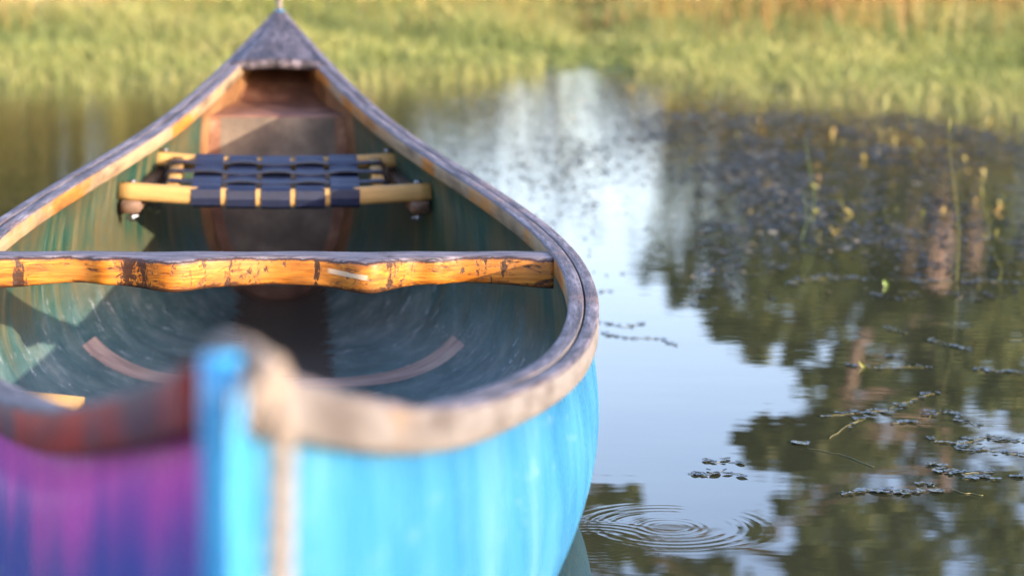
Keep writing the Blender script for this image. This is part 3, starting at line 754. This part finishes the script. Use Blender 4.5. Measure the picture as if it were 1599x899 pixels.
# ---------------------------------------------------------------- floating weed
M_pad = leafmat('pondweed_leaf', [(.2, (.012, .018, .010)), (.55, (.035, .042, .012)), (.85, (.13, .12, .03))], 30, .10, .0, spec=.5)
for _n in M_pad.node_tree.nodes:
    if _n.type == 'BSDF_PRINCIPLED': _n.inputs['IOR'].default_value = 2.6; _n.inputs['Roughness'].default_value = .16
M_mat = leafmat('weed_mat_leaf', [(.25, (.008, .010, .006)), (.5, (.025, .026, .012)), (.70, (.09, .075, .03)), (.88, (.34, .26, .12))], 6, .3, .0, spec=.45)
M_stemw = simple('pondweed_stem', [(.3, (.07, .07, .02)), (.7, (.16, .14, .04))], 30, .4)
M_yel = leafmat('yellow_leaf', [(.2, (.16, .17, .04)), (.6, (.30, .24, .06)), (.9, (.30, .16, .06))], 6, .5, .3)
def pad(V, F, c, a, l, w, tilt=0.0, n=12):
    """small cupped oval leaf with a raised rim"""
    b = len(V); ca, sa = math.cos(a), math.sin(a)
    def P(u, v, z): V.append((c[0] + u * ca - v * sa, c[1] + u * sa + v * ca, c[2] + z + tilt * u))
    P(0, 0, .0010)
    for (k, z) in ((.6, .0012), (.9, .0004), (1.0, .0011)):
        for i in range(n):
            q = 2 * math.pi * i / n; f = 1 - .12 * (math.cos(q) > .9)
            P(l / 2 * k * math.cos(q) * f, w / 2 * k * math.sin(q), z * (1 + .5 * math.sin(3 * q + a)))
    for i in range(n):
        j = (i + 1) % n; F.append((b, b + 1 + i, b + 1 + j))
        for r in range(2): F.append((b + 1 + r * n + i, b + 1 + (r + 1) * n + i, b + 1 + (r + 1) * n + j)); F.append((b + 1 + r * n + i, b + 1 + (r + 1) * n + j, b + 1 + r * n + j))
def weed(label, line, n, size, jit, seed, tint=.4, group=None, stem=True):
    q = random.Random(seed); pts = [on_plane(x, y, .0015) for x, y in line]; o = pts[0].copy(); o.z = 0
    root = empty('pondweed', o); tag(root, label, 'pondweed', group or 'pondweed sprigs floating on the pond')
    V = []; F = []; T = []
    for i in range(n):
        t = (i + q.random() * .8) / n * (len(pts) - 1); k = min(int(t), len(pts) - 2); p = pts[k].lerp(pts[k + 1], t - k)
        c = (p.x + q.gauss(0, jit) - o.x, p.y + q.gauss(0, jit * 1.6) - o.y, .0015)
        f0 = len(F); l = size * (.7 + 1.3 * q.random() ** 1.5); pad(V, F, c, q.uniform(0, 6.28), l, l * q.uniform(.45, .7), q.uniform(-.09, .09)); T += [min(1, max(0, tint + q.uniform(-.3, .3)))] * (len(F) - f0)
    lv = quick_mesh('leaves', np.array(V), np.array(F), M_pad, root); set_tint(lv, T)
    lv.data.polygons.foreach_set('use_smooth', [True] * len(lv.data.polygons))
    if stem:
        mb = MB(); P_ = [Vector((p.x - o.x, p.y - o.y, .0008)) for p in pts]
        if len(P_) == 2: P_.insert(1, (P_[0] + P_[1]) / 2 + Vector((.004, .01, 0)))
        out = []
        for i in range(len(P_) - 1):
            for k in range(6): out.append(P_[i].lerp(P_[i + 1], k / 6) + Vector((q.gauss(0, .0015), q.gauss(0, .003), 0)))
        mb.tube(out, .00045, 5); mb.build('stem', M_stemw, root)
    return root
WEEDS = [
 ('dark pondweed flecks just right of the canoe rail, upper row', [(942, 502), (975, 510), (1000, 505)], 6, .011, .006, .15),
 ('dark pondweed flecks just right of the canoe rail, lower row', [(938, 520), (985, 527), (1030, 528), (1062, 541)], 12, .010, .003, .15),
 ('tiny pair of pondweed flecks beside the canoe rail, highest of those there', [(938, 455), (958, 452)], 3, .009, .004, .2),
 ('short pondweed row on the sky reflection, middle of the pond', [(1068, 475), (1085, 474), (1112, 484)], 7, .012, .006, .25),
 ('compact pondweed cluster above the ripple rings', [(1075, 738), (1100, 740), (1128, 735), (1165, 740)], 9, .013, .004, .3),
 ('thin arc of pondweed right over the compact cluster above the ripples', [(1102, 720), (1130, 718), (1160, 722)], 6, .011, .003, .3),
 ('single round pond leaf left of the long weed rafts', [(1244, 692), (1262, 690)], 2, .022, .002, .5),
 ('pondweed chain slanting up to the right over dark water', [(1298, 648), (1350, 643), (1385, 640), (1425, 622), (1465, 612)], 22, .013, .005, .45),
 ('small pondweed knot under the slanting chain', [(1322, 665), (1345, 655), (1362, 648)], 6, .012, .004, .45),
 ('short pondweed row right of the slanting chain', [(1395, 660), (1420, 657), (1436, 660)], 6, .011, .003, .4),
 ('pondweed clump at the start of the long raft on the right', [(1450, 650), (1475, 640), (1500, 650), (1530, 665)], 16, .012, .007, .5),
 ('longest pondweed raft reaching the right edge of the pond view', [(1450, 688), (1500, 692), (1545, 680), (1599, 688)], 30, .012, .007, .55),
 ('pondweed strand just under the longest raft', [(1500, 700), (1545, 702), (1599, 708)], 14, .011, .004, .5),
 ('ragged pondweed patch between the long raft and the lowest chain', [(1452, 722), (1475, 732), (1505, 738), (1552, 736)], 24, .012, .007, .5),
 ('pondweed pair of rows right of the ragged patch', [(1500, 748), (1530, 744), (1560, 748)], 10, .011, .004, .5),
 ('lowest pondweed chain across dark water', [(1312, 770), (1350, 764), (1385, 766), (1430, 766), (1485, 764)], 26, .012, .005, .5),
 ('small pondweed bits above the lowest chain', [(1436, 754), (1462, 758)], 5, .010, .004, .5),
 ('pondweed line trailing behind the small orange leaf', [(1320, 568), (1360, 573), (1410, 572), (1458, 572)], 16, .011, .004, .5),
 ('pondweed at the right edge level with the orange leaf', [(1520, 575), (1560, 578), (1599, 580)], 14, .011, .005, .5),
 ('pale pondweed strand above the orange leaf line', [(1380, 510), (1400, 516), (1420, 520)], 6, .013, .004, .7),
 ('scattered pondweed right of the pale strand', [(1450, 532), (1490, 540), (1520, 548)], 12, .011, .006, .6),
 ('pondweed bits over the pale strand near the sprout', [(1390, 555), (1400, 556), (1420, 556)], 5, .012, .003, .3),
 ('far pondweed row left of the green sprout', [(1235, 440), (1300, 432), (1370, 436)], 18, .012, .008, .4),
 ('far pondweed row right of the green sprout', [(1400, 436), (1470, 440), (1540, 438), (1599, 442)], 26, .012, .008, .5),
 ('tiny pondweed bits at the right edge near the bottom', [(1585, 742), (1599, 745)], 3, .011, .003, .5),
]
for i, (lb, ln, n, sz, jt, tn) in enumerate(WEEDS): weed(lb, ln, n, sz, jt, 100 + i, tn)
# long thin submerged stems by the chains
for i, (lb, ln) in enumerate([('bare weed stem trailing right from the single round leaf', [(1262, 700), (1310, 708), (1365, 728)]),
        ('bare weed stem rising from the single leaf towards the slanting chain', [(1296, 684), (1312, 672), (1345, 652)]),
        ('bare weed stem right of the lowest chain', [(1485, 764), (1510, 770), (1535, 772)])]):
    pts = [on_plane(x, y, .001) for x, y in ln]; mb = MB(); o = pts[0].copy()
    q = [];
    for k in range(13):
        t = k / 12 * 2; j = min(int(t), 1); q.append(pts[j].lerp(pts[j + 1], t - j) - o + Vector((0, .004 * math.sin(k), 0)))
    mb.tube(q, .0006, 6); so2 = mb.build('weed_stem', M_stemw); so2.location = o; tag(so2, lb, 'weed stem', 'bare weed stems on the water')
# far mat: too many to count
V = []; F = []; T = []
q = random.Random(5)
cnt = 0
while cnt < 15000:
    px = 700 + q.random() * 1040; py = 128 + (q.random() ** 1.2) * 340
    dens = math.exp(-((px - 1210) / 240) ** 2) * math.exp(-((py - 240) / 105) ** 2) + .06 + .22 * (px > 1350) + .25 * math.exp(-((px - 880) / 90) ** 2) * math.exp(-((py - 215) / 70) ** 2)
    if px < 1000: dens *= .5
    if 930 < px < 1080 and py > 290: dens *= .05
    c = on_plane(px, py, .002)
    drift = mnoise.noise(Vector((c.x * 3.2, c.y * .9, 2))) * 1.6 + mnoise.noise(Vector((c.x * 11, c.y * 4, 5))) * 1.1 - .05
    dens *= .22 + 1.1 * max(0, drift + .25)
    if q.random() > dens: continue
    cnt += 1; l = q.uniform(.007, .020) * (1 + (c.y - 5) * .07) * (1.7 if q.random() < .06 else 1)
    f0 = len(F); pad(V, F, (c.x, c.y, .0015), q.uniform(0, 6.28), l, l * q.uniform(.35, .8), q.uniform(-.15, .15), 7); T += [q.random() ** 1.6] * (len(F) - f0)
fm = quick_mesh('floating_weed', np.array(V), np.array(F), M_mat); set_tint(fm, T); tag(fm, kind='stuff')
# upright yellow leaf tips among it
V = []; F = []; T = []
for i in range(180):
    px = 850 + q.random() ** .8 * 750; py = 128 + q.random() ** 1.6 * 260
    if 930 < px < 1060 and py > 200: continue
    c = on_plane(px, py); k_ = q.random() ** 2; h = .005 + .022 * k_; w = .004 + .011 * k_; a = q.uniform(0, 3.14); lx = q.gauss(0, .01); b = len(V)
    ca, sa = math.cos(a) * w / 2, math.sin(a) * w / 2
    V += [(c.x - ca * .3, c.y - sa * .3, -.005), (c.x + ca * .3, c.y + sa * .3, -.005), (c.x + ca + lx, c.y + sa, h * .6), (c.x - ca + lx, c.y - sa, h * .6), (c.x + lx * 1.6, c.y, h)]
    F += [(b, b + 1, b + 2), (b, b + 2, b + 3), (b + 3, b + 2, b + 4)]; T += [q.random()] * 3
ym = quick_mesh('leaf_tips', np.array(V), np.array(F), M_yel); set_tint(ym, T); tag(ym, kind='stuff')

# single stems and leaves standing in the water
def reed(label, base, tip, r=.0022, head=True, col=None):
    b = on_plane(*base); d = ray(*tip); t = b.y / d.y; tp = Vector((d.x * t, b.y, CAM_H + d.z * t)) - b; root = empty('reed_stem', b); tag(root, label, 'reed', 'thin reeds standing in the pond')
    mb = MB(); pts = [Vector((tp.x * k / 10 + .008 * math.sin(k * .5), .004 * math.sin(k * .8), tp.z * k / 10)) for k in range(-1, 11)]
    mb.tube(pts, [r * (1.1 - .06 * k) for k in range(12)], 6); mb.build('stem', M_yel if col is None else col, root)
    if head:
        mb = MB(); e = pts[-1]
        mb.tube([e - Vector((0, 0, .015)), e + Vector((.001, 0, .005)), e + Vector((.003, 0, .03))], [r * 1.2, r * 2.4, r * .4], 6); mb.build('seed_head', M_yel, root)
M_green = simple('fresh_green_leaf', [(.3, (.09, .17, .02)), (.7, (.17, .26, .04))], 20, .4)
reed('tallest thin reed in front of the pink trunk reflection', (1494, 440), (1488, 200), .0012)
reed('thin reed right of the tallest reed', (1542, 372), (1538, 305), .0012)
reed('faint thin reed in the middle of the weed mat', (1268, 350), (1264, 215), .0007, False, M_green)
reed('thin reed bending left of the faint one', (1252, 372), (1262, 290), .0006, False, M_green)
reed('short reed at the right edge of the weed mat', (1560, 440), (1556, 385), .0010, False)
def sprout(label, px, py, h, mat, name, lean=.4, cat='leaf'):
    b = on_plane(px, py); mb = MB(); V = []; n = 9
    for k in range(n):
        t = k / (n - 1); w = .0045 * math.sin(math.pi * min(1, t * .95 + .05)) + .0008
        for sx in (-1, 0, 1): V.append((lean * h * t * t + sx * w, .003 * (sx == 0), h * t - .003))
    F = [(k * 3 + a, k * 3 + a + 1, k * 3 + 4 + a, k * 3 + 3 + a) for k in range(n - 1) for a in (0, 1)]
    V2 = [(x, y + .0012, z) for x, y, z in V]; m = len(V); F2 = [tuple(m + i for i in f[::-1]) for f in F]
    mb.add(V + V2, F + F2, 0); o = mb.build(name, mat); o.location = b; tag(o, label, cat); return o
sprout('small curled bright green leaf sticking up from the water', 1385, 447, .018, M_green, 'green_leaf', -.35)
sprout('small orange leaf tip standing in the pondweed line', 1350, 574, .016, M_yel, 'orange_leaf', -.6)

# ---------------------------------------------------------------- trees round the pond
def barkmat(name, a, b_):
    m = Mat(name, .85, .2); n = m.noise(m.coords('Object', (5, 5, 1.2)), 2.5, 6, .7, .5)
    m.color(m.ramp(n, [(.35, a), (.62, b_)])); m.bump(n, .8, .05); return m.m
M_bark = barkmat('grey_brown_bark', (.045, .035, .026), (.13, .10, .075)); M_pine = barkmat('pinkish_pine_bark', (.10, .07, .055), (.27, .195, .16))
M_leafs = {'olive': leafmat('olive_foliage', [(.2, (.05, .08, .028)), (.5, (.115, .145, .052)), (.8, (.22, .235, .09))], .5),
           'dark': leafmat('dark_foliage', [(.2, (.03, .045, .016)), (.5, (.06, .08, .026)), (.8, (.12, .13, .045))], .5),
           'yellow': leafmat('yellow_green_foliage', [(.2, (.14, .15, .035)), (.5, (.29, .28, .07)), (.8, (.46, .38, .12))], .5)}
def tree(label, Y, trunk, blobs, leaf='olive', n=5000, ls=.16, bark=None, name='tree', cat='tree', branches=None, depth=1.0, group='trees round the pond', limb=.09):
    """trunk: (px, py, radius m) up the stem, blobs: (px, py, radius px) - all as mirrored in the pond, standing at distance Y"""
    bark = bark or M_bark; T0 = mirrored(trunk[0][0], trunk[0][1], Y); gz = ground_h(T0.x, Y)
    root = empty(name, (T0.x, Y, gz)); tag(root, label, cat, group); o = Vector((T0.x, Y, gz))
    mb = MB(); nodes = [Vector((0, 0, -.2))] + [mirrored(a, b, Y) - o for a, b, r in trunk[1:]]
    rads = [trunk[0][2] * 1.25] + [r for a, b, r in trunk[1:]]
    P = []; Rr = []
    for i in range(len(nodes) - 1):
        for k in range(5):
            t = k / 5; P.append(nodes[i].lerp(nodes[i + 1], t) + Vector((rnd.gauss(0, .03), rnd.gauss(0, .03), 0)) * (i + k > 0)); Rr.append(rads[i] + (rads[i + 1] - rads[i]) * t)
    P.append(nodes[-1]); Rr.append(rads[-1]); mb.tube(P, Rr, 9)
    sc = Y / 3778.0; centres = []
    for (bx, by, br) in blobs:
        c = mirrored(bx, by, Y) - o; c.y += rnd.uniform(-1, 1) * depth * br * sc; centres.append((c, br * sc))
        s_ = min(P, key=lambda p: (p - c).length + (.6 * max(0, p.z - c.z + .3)) * 3)
        mid = s_.lerp(c, .5) + Vector((0, 0, -.08 * (c - s_).length)); r0 = min(limb, .012 + .018 * (c - s_).length)
        mb.tube([s_, mid, c], [r0, r0 * .7, r0 * .3], 6)
        for _ in range(4):
            e = c + Vector((rnd.uniform(-1, 1), rnd.uniform(-1, 1), rnd.uniform(-.6, .8))) * br * sc * .8; mb.tube([mid.lerp(c, rnd.random()), c.lerp(e, .5) + Vector((0, 0, .04)), e], [r0 * .4, r0 * .25, r0 * .1], 5)
    if branches:
        for br_ in branches: mb.tube([mirrored(a, b, Y) - o for a, b, r in br_], [r for a, b, r in br_], 8)
    mb.build('trunk', bark, root)
    tot = sum(r ** 2 for c, r in centres); Vs = []
    for c, r in centres:
        k = max(30, int(n * r * r / tot)); nc = max(4, int(k / 30))
        cc = npr.randn(nc, 3); cc /= np.linalg.norm(cc, axis=1)[:, None]; cc *= (npr.rand(nc, 1) ** .45) * r * 1.15; cc[:, 2] *= .8
        idx = npr.randint(0, nc, k); p = cc[idx] + npr.randn(k, 3) * np.minimum(r * .22, .16) + np.array(c); Vs.append(p)
    Cn = np.concatenate(Vs); k = len(Cn); s1 = ls * (.5 + npr.rand(k, 1)); a = npr.randn(k, 3); a /= np.linalg.norm(a, axis=1)[:, None]
    b = np.cross(a, npr.randn(k, 3)); b /= np.linalg.norm(b, axis=1)[:, None]
    V = np.stack([Cn - a * s1 * .5, Cn + b * s1 * .3, Cn + a * s1 * .5, Cn - b * s1 * .3], 1).reshape(-1, 3); F = (np.arange(k) * 4)[:, None] + np.arange(4)[None]
    cr_ = quick_mesh('crown', V, F, M_leafs[leaf], root); set_tint(cr_, npr.rand(k)); return root
def fill(x0, x1, y0, y1, n, r0, r1, seed):
    q = random.Random(seed); return [(q.uniform(x0, x1), q.uniform(y0, y1), q.uniform(r0, r1)) for _ in range(n)]
# the leaning pine with pinkish bark
tree('leaning pine with pinkish trunk mirrored in the right of the pond', 33, [(1515, 118, .34), (1500, 220, .33), (1478, 300, .30), (1455, 400, .24), (1460, 500, .15), (1468, 620, .11), (1480, 760, .05)],
     [(1225, 690, 34), (1185, 715, 26), (1290, 650, 30), (1250, 725, 26), (1320, 700, 34), (1170, 690, 18), (1215, 790, 18), (1185, 830, 20), (1270, 700, 40), (1200, 680, 30), (1400, 470, 36), (1370, 500, 26), (1440, 450, 22), (1475, 470, 26), (1460, 520, 30), (1485, 570, 28), (1465, 620, 30), (1440, 560, 24), (1480, 680, 34), (1300, 590, 20)], 'dark', 10500, .15, M_pine, limb=.03,
     branches=[[(1458, 400, .10), (1400, 470, .08), (1340, 535, .10), (1325, 610, .09), (1262, 670, .05), (1215, 735, .03)], [(1500, 200, .22), (1522, 280, .20), (1518, 400, .12), (1540, 480, .07)]])
tree('broad olive tree behind the leaning pine on the right', 41, [(1420, 118, .3), (1415, 250, .26), (1420, 450, .2), (1440, 650, .14)], fill(1290, 1500, 480, 900, 26, 30, 62, 1) + fill(1500, 1700, 330, 900, 16, 35, 65, 2), 'olive', 13000, .17, limb=.04)
tree('green tree reflected at the right edge of the pond', 30, [(1700, 118, .25), (1690, 300, .2), (1680, 600, .1)], fill(1510, 1800, 200, 620, 20, 30, 60, 3), 'olive', 15000, .13)
tree('pale green tree left of the leaning pine', 46, [(1200, 118, .2), (1195, 250, .18), (1180, 400, .12), (1170, 480, .07)],
     [(1030, 395, 22), (1060, 425, 26), (1075, 380, 24), (1110, 455, 34), (1120, 400, 36), (1150, 500, 38), (1180, 440, 44), (1240, 420, 50), (1270, 500, 48), (1230, 350, 46), (1160, 350, 40), (1310, 460, 46), (1330, 400, 50), (1110, 330, 30), (1390, 440, 50), (1400, 520, 46), (1330, 560, 40), (1260, 590, 24), (1370, 600, 40), (1180, 548, 20), (1235, 552, 24), (1130, 520, 26), (1190, 510, 34), (1060, 460, 24), (1010, 420, 20), (1035, 350, 20), (1300, 360, 44), (1345, 335, 40), (1290, 320, 34), (1230, 310, 34), (1500, 420, 40), (1550, 380, 40), (1520, 350, 34), (1480, 330, 30), (1400, 380, 40), (1560, 450, 40)], 'olive', 23000, .17)
tree('tall spreading tree whose crown mirrors by the ripple rings', 26, [(530, 118, .3), (545, 400, .25), (640, 650, .18), (840, 840, .1)], [(940, 785, 26), (990, 772, 22), (955, 850, 30), (1000, 870, 24), (905, 850, 36), (1060, 905, 34), (1120, 880, 24), (1160, 930, 40), (1270, 890, 40), (1340, 910, 40), (1010, 940, 50), (860, 860, 50), (800, 800, 60), (720, 760, 60), (880, 960, 60), (1240, 970, 50), (640, 700, 60), (560, 780, 70)], 'dark', 16000, .12,
     branches=[[(840, 840, .08), (960, 900, .05), (1120, 930, .04), (1260, 910, .03)]])
tree('thin young tree dotting the white sky reflection', 34, [(865, 118, .06), (862, 180, .05), (880, 260, .04), (915, 330, .02)], [(860, 205, 16), (885, 240, 16), (835, 235, 12), (880, 290, 14), (905, 320, 16), (935, 335, 13), (850, 300, 8), (780, 200, 16), (800, 240, 12), (760, 170, 20), (820, 165, 14), (990, 350, 8), (700, 200, 24), (740, 215, 18), (770, 250, 16), (720, 150, 22), (850, 160, 12), (830, 290, 12), (865, 330, 14), (800, 300, 10)], 'dark', 2600, .12)
# low shrubs and the tree belt at the back
for i, (x, w, top, lf, Y, lb) in enumerate([(1030, 60, 230, 'dark', 30, 'dark shrub right of the white sky reflection'), (1120, 80, 290, 'dark', 29, 'dark shrub behind the thickest weed mat'), (1230, 85, 300, 'dark', 31, 'dark shrub behind the faint thin reed'),
        (1330, 80, 320, 'olive', 28, 'olive shrub just left of the pink trunk'), (1420, 60, 300, 'dark', 30, 'dark shrub at the foot of the leaning pine'), (1570, 80, 330, 'olive', 27, 'olive shrub right of the pink trunk'), (1680, 90, 420, 'olive', 29, 'olive shrub just past the right edge')]):
    tree(lb, Y, [(x, 118, .06), (x + 8, (118 + top) / 2, .04), (x, top, .02)], fill(x - w, x + w, 135, top, 16, 24, 42, 20 + i), lf, 6500, .10, name='shrub', cat='shrub', group='shrubs on the far bank')
for i, (x, w, top, lf, lb) in enumerate([(-260, 150, 420, 'yellow', 'golden green tree far to the left of the pond'), (-60, 130, 520, 'yellow', 'broad yellow green tree mirrored at the left edge of the pond'), (110, 130, 460, 'yellow', 'yellow green tree mirrored left of the canoe tip'), (280, 120, 500, 'yellow', 'golden green tree straight behind the left canoe rail'),
        (440, 110, 560, 'dark', 'dark tree hidden behind the canoe tip'), (570, 80, 330, 'yellow', 'yellow green tree just right of the canoe tip'), (695, 80, 250, 'olive', 'low olive tree beside the white sky reflection')]):
    tree(lb, 38 + i % 3, [(x, 118, .2), (x + 10, (118 + top) / 2, .15), (x, top - 20, .06)], fill(x - w, x + w, 130, top, 34, 30, 62 if w > 90 else 36, 40 + i), lf, 16000, .16)
# trees well outside the frame, so the pond is ringed
for i, (x, y, lb) in enumerate([(-16, 44, 'olive tree beyond the left end of the pond'), (-22, 36, 'tree at the far left corner of the pond'), (17, 42, 'tree beyond the right end of the pond'), (23, 34, 'tree at the far right corner of the pond')]):
    px = 800 + 3778 * x / y; tree(lb, y, [(px, 118, .25), (px, 400, .2), (px, 800, .1)], fill(px - 300, px + 300, 250, 1000, 26, 70, 130, 70 + i), 'olive', 14000, .26)
# a far belt of wood that closes the horizon behind the marsh
k = 70000; ang = npr.uniform(-1.5, 1.5, k); rr_ = 85 + npr.rand(k) * 12; hh_ = npr.rand(k) * (3.4 + 1.2 * np.sin(ang * 23) + .8 * np.sin(ang * 61)); 
Cn = np.stack([np.sin(ang) * rr_, np.cos(ang) * rr_, hh_ + .7], 1); s1 = .26 * (.6 + npr.rand(k, 1)); a_ = npr.randn(k, 3); a_ /= np.linalg.norm(a_, axis=1)[:, None]; b_ = np.cross(a_, npr.randn(k, 3)); b_ /= np.linalg.norm(b_, axis=1)[:, None]
fw = quick_mesh('far_woods', np.stack([Cn - a_ * s1, Cn + b_ * s1 * .7, Cn + a_ * s1, Cn - b_ * s1 * .7], 1).reshape(-1, 3), (np.arange(k) * 4)[:, None] + np.arange(4)[None], M_leafs['olive']); set_tint(fw, npr.rand(k)); tag(fw, kind='stuff')

# tall flowering stems through the grass on the right
P = scatter(5000, 13.6, 21, 0); az = P[:, 0] / P[:, 1]; P = P[((az > .055) | ((az < -.02) & (npr.rand(len(P)) < .12))) & (npr.rand(len(P)) < .15 + .85 * (np.sin(P[:, 0] * 4.3 + P[:, 1]) * np.sin(P[:, 0] * 1.7) > .1))]; az = P[:, 0] / P[:, 1]
ts = blades('flowering_stems', P, ghv(P[:, 0], P[:, 1]), .28 + .35 * npr.rand(len(P)), .005 + .009 * npr.rand(len(P)), .3, M_reed, np.clip(.45 + .5 * npr.rand(len(P)), 0, 1)); tag(ts, kind='stuff')
